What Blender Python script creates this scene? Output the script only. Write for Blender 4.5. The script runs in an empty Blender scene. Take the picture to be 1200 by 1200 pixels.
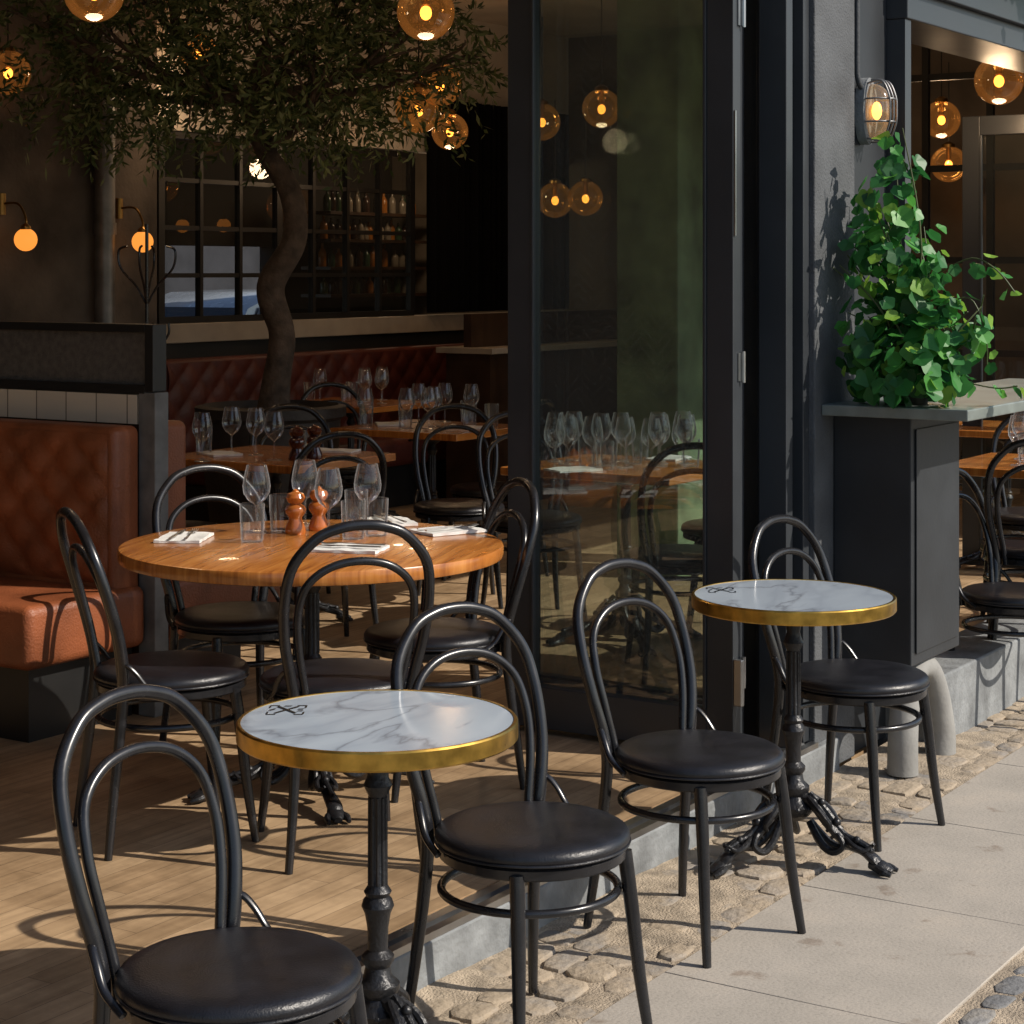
import bpy, math, random
from mathutils import Vector, Matrix, noise
R=math.radians
random.seed(7)
CO,SI=math.cos(R(32.6)),math.sin(R(32.6))
def W(X,D):
    a,b=X+.274,D-4.538
    return (SI*a+CO*b, -CO*a+SI*b)
def face(fx,fd):
    s,t=SI*fx+CO*fd, -CO*fx+SI*fd
    return math.atan2(t,s)-math.pi/2
COL=bpy.context.scene.collection
# ---------------------------------------------------------------- materials
def newmat(name):
    m=bpy.data.materials.new(name); m.use_nodes=True
    nt=m.node_tree; b=nt.nodes['Principled BSDF']
    return m,nt,b
def N(nt,t,**k):
    n=nt.nodes.new(t)
    for a,v in k.items():
        if a in n.inputs.keys(): n.inputs[a].default_value=v
        else: setattr(n,a,v)
    return n
def ramp(nt,stops):
    r=nt.nodes.new('ShaderNodeValToRGB'); e=r.color_ramp.elements
    while len(e)<len(stops): e.new(.5)
    for i,(p,c) in enumerate(stops):
        e[i].position=p; e[i].color=(*c,1)
    return r
def simple(name,col,rough=.5,metal=0,var=.15,scale=8,bump=0,bscale=60,coat=0,spec=.5):
    m,nt,b=newmat(name)
    tc=N(nt,'ShaderNodeTexCoord')
    n=N(nt,'ShaderNodeTexNoise',Scale=scale,Detail=6.0); nt.links.new(tc.outputs['Object'],n.inputs['Vector'])
    lo=tuple(c*(1-var) for c in col); hi=tuple(min(1,c*(1+var)) for c in col)
    r=ramp(nt,[(.3,lo),(.7,hi)]); nt.links.new(n.outputs['Fac'],r.inputs['Fac'])
    nt.links.new(r.outputs['Color'],b.inputs['Base Color'])
    mr=N(nt,'ShaderNodeMapRange'); mr.inputs['To Min'].default_value=max(.02,rough-.08); mr.inputs['To Max'].default_value=min(1,rough+.1)
    nt.links.new(n.outputs['Fac'],mr.inputs['Value']); nt.links.new(mr.outputs['Result'],b.inputs['Roughness'])
    b.inputs['Metallic'].default_value=metal; b.inputs['Coat Weight'].default_value=coat; b.inputs['Specular IOR Level'].default_value=spec
    if bump:
        n2=N(nt,'ShaderNodeTexNoise',Scale=bscale,Detail=5.0); nt.links.new(tc.outputs['Object'],n2.inputs['Vector'])
        bp=N(nt,'ShaderNodeBump',Strength=bump,Distance=.01); nt.links.new(n2.outputs['Fac'],bp.inputs['Height'])
        nt.links.new(bp.outputs['Normal'],b.inputs['Normal'])
    return m
def island(name,stops,rough=.5,trans=0,bump=0,dirt=None,dr=(.42,.62)):
    m,nt,b=newmat(name)
    g=N(nt,'ShaderNodeNewGeometry'); r=ramp(nt,stops)
    nt.links.new(g.outputs['Random Per Island'],r.inputs['Fac'])
    out=r.outputs['Color']
    tc=N(nt,'ShaderNodeTexCoord')
    if dirt:
        n=N(nt,'ShaderNodeTexNoise',Scale=3.5,Detail=8.0,Roughness=.7); nt.links.new(tc.outputs['Object'],n.inputs['Vector'])
        rr=ramp(nt,[(dr[0],(0,0,0)),(dr[1],(1,1,1))]); nt.links.new(n.outputs['Fac'],rr.inputs['Fac'])
        mx=N(nt,'ShaderNodeMix',data_type='RGBA'); nt.links.new(rr.outputs['Color'],mx.inputs['Factor'])
        nt.links.new(out,mx.inputs[6]); mx.inputs[7].default_value=(*dirt,1); out=mx.outputs[2]
    nt.links.new(out,b.inputs['Base Color'])
    b.inputs['Roughness'].default_value=rough
    if bump:
        n2=N(nt,'ShaderNodeTexNoise',Scale=45.0,Detail=6.0); nt.links.new(tc.outputs['Object'],n2.inputs['Vector'])
        bp=N(nt,'ShaderNodeBump',Strength=bump,Distance=.01); nt.links.new(n2.outputs['Fac'],bp.inputs['Height'])
        nt.links.new(bp.outputs['Normal'],b.inputs['Normal'])
    if trans:
        tl=N(nt,'ShaderNodeBsdfTranslucent'); nt.links.new(out,tl.inputs['Color'])
        ms=N(nt,'ShaderNodeMixShader'); ms.inputs[0].default_value=trans
        nt.links.new(b.outputs[0],ms.inputs[1]); nt.links.new(tl.outputs[0],ms.inputs[2])
        nt.links.new(ms.outputs[0],nt.nodes['Material Output'].inputs['Surface'])
    return m
def glassmat(name,tint=(.95,.97,.96),lo=.06,hi=.9,power=.5,rough=.01,glow=None,edge_highlight=0,haze=0,pattern=0):
    m=bpy.data.materials.new(name); m.use_nodes=True; nt=m.node_tree; nt.nodes.clear()
    o=N(nt,'ShaderNodeOutputMaterial'); t=N(nt,'ShaderNodeBsdfTransparent'); t.inputs[0].default_value=(*tint,1)
    g=N(nt,'ShaderNodeBsdfGlossy',Roughness=rough); lw=N(nt,'ShaderNodeLayerWeight',Blend=power)
    mr=N(nt,'ShaderNodeMapRange'); mr.inputs['To Min'].default_value=lo; mr.inputs['To Max'].default_value=hi
    nt.links.new(lw.outputs['Fresnel'],mr.inputs['Value'])
    ms=N(nt,'ShaderNodeMixShader'); nt.links.new(mr.outputs['Result'],ms.inputs[0])
    nt.links.new(t.outputs[0],ms.inputs[1]); nt.links.new(g.outputs[0],ms.inputs[2]); out=ms.outputs[0]
    if edge_highlight:  # white mixed into glancing edges, bright highlights put into the glass colour
        tl=N(nt,'ShaderNodeBsdfTranslucent'); tl.inputs[0].default_value=(.95,.97,1,1)
        df=N(nt,'ShaderNodeBsdfDiffuse'); df.inputs[0].default_value=(.95,.97,1,1)
        a=N(nt,'ShaderNodeMixShader'); nt.links.new(tl.outputs[0],a.inputs[1]); nt.links.new(df.outputs[0],a.inputs[2])
        pw=N(nt,'ShaderNodeMath',operation='POWER'); pw.inputs[1].default_value=3; nt.links.new(lw.outputs['Facing'],pw.inputs[0])
        mm=N(nt,'ShaderNodeMath',operation='MULTIPLY_ADD'); mm.inputs[1].default_value=edge_highlight; mm.inputs[2].default_value=.015; nt.links.new(pw.outputs[0],mm.inputs[0])
        m2=N(nt,'ShaderNodeMixShader'); nt.links.new(mm.outputs[0],m2.inputs[0]); nt.links.new(out,m2.inputs[1]); nt.links.new(a.outputs[0],m2.inputs[2]); out=m2.outputs[0]
    if haze:
        tc=N(nt,'ShaderNodeTexCoord'); nz=N(nt,'ShaderNodeTexNoise',Scale=2.5,Detail=7.0); nt.links.new(tc.outputs['Object'],nz.inputs['Vector'])
        mh=N(nt,'ShaderNodeMapRange'); mh.inputs['From Min'].default_value=.35; mh.inputs['From Max'].default_value=.75; mh.inputs['To Min'].default_value=haze*.4; mh.inputs['To Max'].default_value=haze; nt.links.new(nz.outputs['Fac'],mh.inputs['Value'])
        fac=mh.outputs[0]
        if pattern:
            sx=N(nt,'ShaderNodeSeparateXYZ'); nt.links.new(tc.outputs['Object'],sx.inputs[0])
            pp=N(nt,'ShaderNodeMath',operation='PINGPONG'); pp.inputs[1].default_value=.06; nt.links.new(sx.outputs[1],pp.inputs[0])
            ad=N(nt,'ShaderNodeMath',operation='ADD'); nt.links.new(pp.outputs[0],ad.inputs[0]); nt.links.new(sx.outputs[2],ad.inputs[1])
            dv=N(nt,'ShaderNodeMath',operation='MULTIPLY'); dv.inputs[1].default_value=1/.035; nt.links.new(ad.outputs[0],dv.inputs[0])
            fr=N(nt,'ShaderNodeMath',operation='FRACT'); nt.links.new(dv.outputs[0],fr.inputs[0])
            lt=N(nt,'ShaderNodeMath',operation='LESS_THAN'); lt.inputs[1].default_value=.14; nt.links.new(fr.outputs[0],lt.inputs[0])
            ma=N(nt,'ShaderNodeMath',operation='MULTIPLY_ADD'); ma.inputs[1].default_value=pattern; nt.links.new(lt.outputs[0],ma.inputs[0]); nt.links.new(fac,ma.inputs[2]); fac=ma.outputs[0]
        df=N(nt,'ShaderNodeBsdfDiffuse'); df.inputs[0].default_value=(.55,.58,.55,1)
        m3=N(nt,'ShaderNodeMixShader'); nt.links.new(fac,m3.inputs[0]); nt.links.new(out,m3.inputs[1]); nt.links.new(df.outputs[0],m3.inputs[2]); out=m3.outputs[0]
    if glow:
        e=N(nt,'ShaderNodeEmission'); e.inputs[0].default_value=(*glow[0],1); e.inputs[1].default_value=glow[1]
        ad=N(nt,'ShaderNodeAddShader'); nt.links.new(out,ad.inputs[0]); nt.links.new(e.outputs[0],ad.inputs[1]); out=ad.outputs[0]
    nt.links.new(out,o.inputs['Surface'])
    return m
def emit(name,col,st):
    m=bpy.data.materials.new(name); m.use_nodes=True; nt=m.node_tree; b=nt.nodes['Principled BSDF']
    b.inputs['Base Color'].default_value=tuple(c*.3 for c in col)+(1,); b.inputs['Emission Color'].default_value=(*col,1); b.inputs['Emission Strength'].default_value=st
    return m
M={}
M['tube']=simple('black_lacquer',(.012,.012,.014),.25,var=.3,scale=20,spec=.6)
M['leather']=simple('black_leather',(.011,.011,.014),.33,var=.3,scale=15,bump=.15,bscale=260)
M['iron']=simple('cast_iron',(.02,.02,.022),.34,metal=.3,var=.3,bump=.3,bscale=90)
M['brass']=simple('brass_edge',(.60,.37,.08),.3,metal=1,var=.3,scale=25)
M['tan']=simple('tan_leather',(.235,.068,.024),.45,var=.35,scale=5,bump=.3,bscale=120)
M['red']=simple('dark_red_leather',(.085,.016,.009),.5,var=.3,scale=5,bump=.2)
M['darkpaint']=simple('anthracite_paint',(.024,.027,.031),.45,var=.2,scale=4,bump=.05)
M['frame']=simple('door_frame_paint',(.036,.040,.045),.35,var=.15,scale=3)
M['steel']=simple('steel',(.5,.5,.5),.3,metal=1,var=.15)
M['stucco']=simple('grey_stucco',(.085,.09,.096),.85,var=.3,scale=5,bump=.5,bscale=120)
M['facade']=simple('facade_paint',(.045,.05,.056),.7,var=.2,scale=3,bump=.3,bscale=70)
M['concretewall']=simple('brown_concrete',(.10,.082,.068),.85,var=.6,scale=2.6,bump=.6,bscale=22)
M['plaster']=simple('ceiling_plaster',(.52,.47,.40),.8,var=.15,scale=2)
M['endwall']=simple('end_wall_paint',(.12,.10,.078),.8,var=.4,scale=2)
M['darkwall']=simple('dark_wall',(.02,.018,.016),.7,var=.3,scale=2)
M['green']=simple('green_reflection',(.17,.235,.13),.65,var=.5,scale=4.5,bump=.2)  # green of the door-glass reflection, given as surface colour
M['ledge']=simple('pale_ledge',(.36,.31,.25),.3,var=.12,scale=6)
def tilemat():
    m,nt,b=newmat('cream_tile'); tc=N(nt,'ShaderNodeTexCoord')
    br=N(nt,'ShaderNodeTexBrick',Scale=1.0); br.offset=0; br.inputs['Brick Width'].default_value=.15; br.inputs['Row Height'].default_value=.15; br.inputs['Mortar Size'].default_value=.003
    br.inputs['Color1'].default_value=(.68,.60,.48,1); br.inputs['Color2'].default_value=(.60,.53,.43,1); br.inputs['Mortar'].default_value=(.2,.17,.13,1)
    nt.links.new(tc.outputs['Object'],br.inputs['Vector']); nt.links.new(br.outputs['Color'],b.inputs['Base Color']); b.inputs['Roughness'].default_value=.25; return m
M['tile']=tilemat()
M['kerb']=simple('kerb_concrete',(.20,.21,.215),.8,var=.35,scale=9,bump=.5,bscale=50)
M['footc']=simple('pale_concrete',(.27,.265,.25),.8,var=.2,scale=6,bump=.15,bscale=70)
M['counter']=simple('zinc_counter',(.24,.27,.25),.4,metal=.35,var=.2,scale=10)
M['post']=simple('grey_oak',(.16,.155,.145),.6,var=.3,scale=12)
M['sand']=simple('sand',(.37,.30,.22),.95,var=.4,scale=14,bump=.8,bscale=150)
M['asphalt']=simple('asphalt',(.05,.05,.052),.9,var=.3,scale=30,bump=.5)
M['wooddark']=simple('dark_wood',(.035,.018,.010),.35,var=.4,scale=6)
M['mill']=simple('cherry_mill',(.42,.12,.022),.15,var=.2,scale=20,coat=.8)
M['milldark']=simple('dark_mill',(.06,.012,.008),.2,var=.2,scale=20,coat=.8)
M['cloth']=simple('napkin_linen',(.72,.71,.68),.9,var=.06,scale=30,bump=.3,bscale=300)
M['curtain']=simple('black_curtain',(.003,.003,.004),.95,var=.3,scale=4,spec=.1)
M['bark']=simple('olive_bark',(.085,.063,.048),.9,var=.5,scale=14,bump=1,bscale=35)
M['pot']=simple('dark_pot',(.03,.027,.025),.6,var=.3,scale=8,bump=.3)
M['mesh']=simple('cane_mesh',(.10,.09,.08),.7,var=.3,scale=40,bump=.6,bscale=160)
M['ink']=simple('black_enamel',(.012,.012,.012),.4,var=.1)
M['brassd']=simple('aged_brass',(.30,.18,.06),.35,metal=1,var=.3)
M['pipe']=simple('galvanised_pipe',(.22,.22,.22),.45,metal=.6,var=.3)
M['glass']=glassmat('drinking_glass',(.975,.985,.99),.06,.95,.22,.03,None,.9)
M['pane']=glassmat('window_pane',(.76,.81,.79),.05,.9,.3,haze=.03)
M['panepat']=glassmat('patterned_window_pane',(.80,.85,.83),.07,.9,.3,haze=.05,pattern=.06)
M['panedark']=glassmat('bar_window_pane',(.62,.64,.66),.06,.9,.3,haze=.02)
M['globe']=glassmat('amber_globe',(1.0,.74,.42),.05,.7,.3,.02,((1,.40,.10),.045))
M['bulb']=emit('lit_bulb',(1.0,.40,.08),5)
M['opal']=emit('lit_opal',(1.0,.33,.05),1.1)
M['olive']=island('olive_leaves',[(0,(.03,.06,.018)),(.5,(.09,.13,.045)),(1,(.22,.26,.12))],.5,.3)
M['ivy']=island('ivy_leaves',[(0,(.02,.10,.025)),(.5,(.045,.22,.05)),(.8,(.10,.36,.06)),(1,(.30,.48,.06))],.45,.38)
M['stem']=simple('green_stem',(.07,.09,.03),.6)
M['cobble']=island('granite_setts',[(0,(.15,.147,.145)),(.4,(.22,.21,.20)),(.75,(.29,.265,.24)),(1,(.34,.30,.26))],.85,0,.8,(.36,.29,.21),(.35,.55))
M['cobblegrey']=island('grey_setts',[(0,(.11,.11,.115)),(.5,(.19,.19,.19)),(1,(.27,.26,.25))],.8,0,.8,(.30,.26,.20),(.5,.7))
M['carpaint']=simple('silver_car_paint',(.62,.68,.74),.25,metal=.2,var=.03,coat=.8)
M['carglass']=simple('dark_car_glass',(.02,.025,.03),.08,var=.05)
M['brick']=simple('grey_render_wall',(.045,.045,.05),.9,var=.4,scale=2)
def slabmat():
    m,nt,b=newmat('paving_slab'); tc=N(nt,'ShaderNodeTexCoord')
    n=N(nt,'ShaderNodeTexNoise',Scale=2.2,Detail=9.0,Roughness=.65); nt.links.new(tc.outputs['Object'],n.inputs['Vector'])
    r=ramp(nt,[(.3,(.31,.28,.24)),(.55,(.39,.35,.30)),(.75,(.46,.40,.33))]); nt.links.new(n.outputs['Fac'],r.inputs['Fac'])
    n2=N(nt,'ShaderNodeTexNoise',Scale=110.0,Detail=4.0); nt.links.new(tc.outputs['Object'],n2.inputs['Vector'])
    r2=ramp(nt,[(.30,(.82,.82,.82)),(.5,(1,1,1)),(.72,(1.0,1.0,1.0))]); nt.links.new(n2.outputs['Fac'],r2.inputs['Fac'])
    mx=N(nt,'ShaderNodeMix',data_type='RGBA',blend_type='MULTIPLY'); mx.inputs['Factor'].default_value=1
    nt.links.new(r.outputs['Color'],mx.inputs[6]); nt.links.new(r2.outputs['Color'],mx.inputs[7])
    v=N(nt,'ShaderNodeTexNoise',Scale=6.0,Detail=5.0,Roughness=.6); nt.links.new(tc.outputs['Object'],v.inputs['Vector'])
    r3=ramp(nt,[(.62,(1,1,1)),(.69,(.72,.66,.62))]); nt.links.new(v.outputs['Fac'],r3.inputs['Fac'])
    my=N(nt,'ShaderNodeMix',data_type='RGBA',blend_type='MULTIPLY'); my.inputs['Factor'].default_value=1
    nt.links.new(mx.outputs[2],my.inputs[6]); nt.links.new(r3.outputs['Color'],my.inputs[7])
    nt.links.new(my.outputs[2],b.inputs['Base Color']); b.inputs['Roughness'].default_value=.85
    bp=N(nt,'ShaderNodeBump',Strength=.3,Distance=.004); nt.links.new(n2.outputs['Fac'],bp.inputs['Height']); nt.links.new(bp.outputs['Normal'],b.inputs['Normal'])
    return m
M['slab']=slabmat()
def woodfloor():
    m,nt,b=newmat('wood_floor'); tc=N(nt,'ShaderNodeTexCoord')
    br=N(nt,'ShaderNodeTexBrick',Scale=1.0); br.offset=.37
    br.inputs['Brick Width'].default_value=.55; br.inputs['Row Height'].default_value=.075; br.inputs['Mortar Size'].default_value=.0009; br.inputs['Mortar Smooth'].default_value=.3
    br.inputs['Color1'].default_value=(.45,.30,.165,1); br.inputs['Color2'].default_value=(.57,.395,.23,1); br.inputs['Mortar'].default_value=(.14,.09,.05,1)
    nt.links.new(tc.outputs['Object'],br.inputs['Vector'])
    mp=N(nt,'ShaderNodeMapping'); mp.inputs['Scale'].default_value=(1.6,22,1); nt.links.new(tc.outputs['Object'],mp.inputs['Vector'])
    n=N(nt,'ShaderNodeTexNoise',Scale=2.0,Detail=7.0,Roughness=.6); nt.links.new(mp.outputs[0],n.inputs['Vector'])
    r=ramp(nt,[(.3,(.64,.62,.60)),(.7,(1,1,1))]); nt.links.new(n.outputs['Fac'],r.inputs['Fac'])
    mx=N(nt,'ShaderNodeMix',data_type='RGBA',blend_type='MULTIPLY'); mx.inputs['Factor'].default_value=1
    nt.links.new(br.outputs['Color'],mx.inputs[6]); nt.links.new(r.outputs['Color'],mx.inputs[7])
    n3=N(nt,'ShaderNodeTexNoise',Scale=3.0,Detail=8.0,Roughness=.7); nt.links.new(tc.outputs['Object'],n3.inputs['Vector'])
    rd=ramp(nt,[(.35,(.58,.56,.54)),(.6,(1,1,1))]); nt.links.new(n3.outputs['Fac'],rd.inputs['Fac'])
    my=N(nt,'ShaderNodeMix',data_type='RGBA',blend_type='MULTIPLY'); my.inputs['Factor'].default_value=1
    nt.links.new(mx.outputs[2],my.inputs[6]); nt.links.new(rd.outputs['Color'],my.inputs[7]); nt.links.new(my.outputs[2],b.inputs['Base Color'])
    mr=N(nt,'ShaderNodeMapRange'); mr.inputs['To Min'].default_value=.4; mr.inputs['To Max'].default_value=.8; nt.links.new(n3.outputs['Fac'],mr.inputs['Value']); nt.links.new(mr.outputs[0],b.inputs['Roughness'])
    bp=N(nt,'ShaderNodeBump',Strength=.3,Distance=.003); nt.links.new(br.outputs['Fac'],bp.inputs['Height']); bp.invert=True; nt.links.new(bp.outputs['Normal'],b.inputs['Normal'])
    return m
M['floor']=woodfloor()
def woodtop():
    m,nt,b=newmat('varnished_wood'); tc=N(nt,'ShaderNodeTexCoord')
    mp=N(nt,'ShaderNodeMapping'); mp.inputs['Scale'].default_value=(1.2,16,1); nt.links.new(tc.outputs['Object'],mp.inputs['Vector'])
    n=N(nt,'ShaderNodeTexNoise',Scale=2.5,Detail=8.0,Roughness=.6,Distortion=.4); nt.links.new(mp.outputs[0],n.inputs['Vector'])
    r=ramp(nt,[(.28,(.22,.06,.012)),(.5,(.44,.155,.03)),(.72,(.60,.25,.06))]); nt.links.new(n.outputs['Fac'],r.inputs['Fac'])
    nt.links.new(r.outputs['Color'],b.inputs['Base Color']); b.inputs['Roughness'].default_value=.25; b.inputs['Coat Weight'].default_value=.3
    return m
M['wood']=woodtop()
def marble():
    m,nt,b=newmat('white_marble'); tc=N(nt,'ShaderNodeTexCoord'); oi=N(nt,'ShaderNodeObjectInfo')
    sc_=N(nt,'ShaderNodeVectorMath',operation='SCALE'); cx=N(nt,'ShaderNodeCombineXYZ'); nt.links.new(oi.outputs['Random'],cx.inputs[0]); nt.links.new(oi.outputs['Random'],cx.inputs[1]); nt.links.new(cx.outputs[0],sc_.inputs[0]); sc_.inputs['Scale'].default_value=9
    ad=N(nt,'ShaderNodeVectorMath',operation='ADD'); nt.links.new(tc.outputs['Object'],ad.inputs[0]); nt.links.new(sc_.outputs[0],ad.inputs[1])
    def vein(sc,w,dist,off,mask=None):
        mp=N(nt,'ShaderNodeMapping'); mp.inputs['Location'].default_value=(off,off*.7,0); mp.inputs['Rotation'].default_value=(0,0,off); mp.inputs['Scale'].default_value=(1,2.4,1)
        nt.links.new(ad.outputs[0],mp.inputs['Vector'])
        n=N(nt,'ShaderNodeTexNoise',Scale=sc,Detail=7.0,Roughness=.5,Distortion=dist); nt.links.new(mp.outputs[0],n.inputs['Vector'])
        a=N(nt,'ShaderNodeMath',operation='SUBTRACT'); a.inputs[1].default_value=.5; nt.links.new(n.outputs['Fac'],a.inputs[0])
        c=N(nt,'ShaderNodeMath',operation='ABSOLUTE'); nt.links.new(a.outputs[0],c.inputs[0])
        r=ramp(nt,[(0,(1,1,1)),(w*.35,(.45,.45,.45)),(w,(0,0,0))]); nt.links.new(c.outputs[0],r.inputs['Fac']); return r
    v1=vein(1.6,.028,.4,1.3); v2=vein(1.3,.12,.4,3.7)
    base=N(nt,'ShaderNodeMix',data_type='RGBA'); base.inputs[6].default_value=(.44,.50,.56,1); base.inputs[7].default_value=(.35,.40,.46,1); nt.links.new(v2.outputs['Color'],base.inputs['Factor'])
    f=N(nt,'ShaderNodeMath',operation='MULTIPLY'); f.inputs[1].default_value=.6; nt.links.new(v1.outputs['Color'],f.inputs[0])
    mx=N(nt,'ShaderNodeMix',data_type='RGBA'); nt.links.new(f.outputs[0],mx.inputs['Factor']); nt.links.new(base.outputs[2],mx.inputs[6]); mx.inputs[7].default_value=(.13,.14,.17,1)
    nt.links.new(mx.outputs[2],b.inputs['Base Color']); b.inputs['Roughness'].default_value=.12
    return m
M['marble']=marble()
# ---------------------------------------------------------------- mesh builder
def catmull(pts,k):
    out=[]; n=len(pts)
    for i in range(n-1):
        p0=pts[max(i-1,0)];p1=pts[i];p2=pts[i+1];p3=pts[min(i+2,n-1)]
        for j in range(k):
            t=j/k
            out.append(tuple(.5*((2*p1[c])+(-p0[c]+p2[c])*t+(2*p0[c]-5*p1[c]+4*p2[c]-p3[c])*t*t+(-p0[c]+3*p1[c]-3*p2[c]+p3[c])*t**3) for c in range(len(p1))))
    out.append(tuple(pts[-1])); return out
class MB:
    def __init__(s): s.v=[];s.f=[]
    def box(s,x0,x1,y0,y1,z0,z1):
        b=len(s.v)
        for z in (z0,z1):
            s.v+=[(x0,y0,z),(x1,y0,z),(x1,y1,z),(x0,y1,z)]
        s.f+=[tuple(b+i for i in q) for q in ((3,2,1,0),(4,5,6,7),(0,1,5,4),(1,2,6,5),(2,3,7,6),(3,0,4,7))]
        return s
    def quad(s,a,b_,c,d):
        b=len(s.v); s.v+=[a,b_,c,d]; s.f.append((b,b+1,b+2,b+3)); return s
    def tube(s,pts,rad,n=10,k=5,closed=False,flat=1.0):
        if not isinstance(rad,(list,tuple)): rad=[rad]*len(pts)
        P=[tuple(p)+(r,) for p,r in zip(pts,rad)]
        if k>1: P=catmull(P,k)
        V=[Vector(p[:3]) for p in P]; rr=[p[3] for p in P]; m=len(V)
        T=[]
        for i in range(m):
            if closed: d=V[(i+1)%m]-V[i-1]
            else: d=V[min(i+1,m-1)]-V[max(i-1,0)]
            T.append(d.normalized())
        up=Vector((0,0,1)) if abs(T[0].z)<.9 else Vector((0,1,0))
        nrm=(up-T[0]*up.dot(T[0])).normalized(); b=len(s.v)
        for i in range(m):
            nrm=(nrm-T[i]*nrm.dot(T[i])).normalized(); bi=T[i].cross(nrm)
            for j in range(n):
                a=2*math.pi*j/n
                s.v.append(tuple(V[i]+(nrm*math.cos(a)*flat+bi*math.sin(a))*rr[i]))
        for i in range(m if closed else m-1):
            i2=(i+1)%m
            for j in range(n):
                j2=(j+1)%n
                s.f.append((b+i*n+j,b+i*n+j2,b+i2*n+j2,b+i2*n+j))
        if not closed:
            s.f.append(tuple(b+j for j in range(n))[::-1]); s.f.append(tuple(b+(m-1)*n+j for j in range(n)))
        return s
    def ring(s,r,z,th,n=40,m=10,cx=0,cy=0):
        return s.tube([(cx+r*math.cos(2*math.pi*i/n),cy+r*math.sin(2*math.pi*i/n),z) for i in range(n)],th,n=m,k=1,closed=True)
    def lathe(s,prof,n=32,c=(0,0,0),caps=True):
        b=len(s.v)
        for r,z in prof:
            for j in range(n):
                a=2*math.pi*j/n; s.v.append((c[0]+r*math.cos(a),c[1]+r*math.sin(a),c[2]+z))
        for i in range(len(prof)-1):
            for j in range(n):
                j2=(j+1)%n; s.f.append((b+i*n+j,b+i*n+j2,b+(i+1)*n+j2,b+(i+1)*n+j))
        if caps:
            s.f.append(tuple(b+j for j in range(n))[::-1]); s.f.append(tuple(b+(len(prof)-1)*n+j for j in range(n)))
        return s
    def sphere(s,c,r,n=24,sq=1):
        m=n//2
        return s.lathe([(max(1e-4,r*math.sin(math.pi*i/m)),-r*sq*math.cos(math.pi*i/m)) for i in range(m+1)],n,c,False)
def mesh(name,mb,mat,smooth=True,ang=38):
    me=bpy.data.meshes.new(name); me.from_pydata([tuple(v) for v in mb.v],[],mb.f); me.update()
    if smooth:
        me.polygons.foreach_set('use_smooth',[True]*len(me.polygons)); me.set_sharp_from_angle(angle=R(ang))
    me.materials.append(M[mat] if isinstance(mat,str) else mat); return me
def thing(name,label,cat,loc=(0,0,0),rot=0,group=None):
    o=bpy.data.objects.new(name,None); o.empty_display_size=.1; COL.objects.link(o)
    o.location=loc; o.rotation_euler=(0,0,rot); o['label']=label; o['category']=cat
    if group:o['group']=group
    return o
def part(name,mb,mat,parent,smooth=True,bev=0,label=None):
    o=bpy.data.objects.new(name,mesh(name,mb,mat,smooth)); COL.objects.link(o); o.parent=parent
    if bev:
        b=o.modifiers.new('bevel','BEVEL'); b.width=bev; b.segments=2; b.limit_method='ANGLE'
    if label:o['label']=label
    return o
def solo(name,mb,mat,label=None,cat=None,loc=(0,0,0),rot=0,group=None,kind=None,smooth=True,bev=0):
    o=bpy.data.objects.new(name,mesh(name,mb,mat,smooth)); COL.objects.link(o); o.location=loc; o.rotation_euler=(0,0,rot)
    if label:o['label']=label
    if cat:o['category']=cat
    if group:o['group']=group
    if kind:o['kind']=kind
    if bev:
        b=o.modifiers.new('bevel','BEVEL'); b.width=bev; b.segments=2; b.limit_method='ANGLE'
    return o
def dup(root,loc,rot=None,label=None,scale=None):
    n=root.copy(); COL.objects.link(n); n.location=loc
    if rot is not None:n.rotation_euler=(0,0,rot)
    if label:n['label']=label
    if scale:n.scale=(scale,)*3
    def rec(src,dst):
        for c in src.children:
            k=c.copy(); COL.objects.link(k); k.parent=dst; rec(c,k)
    rec(root,n); return n
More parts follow.
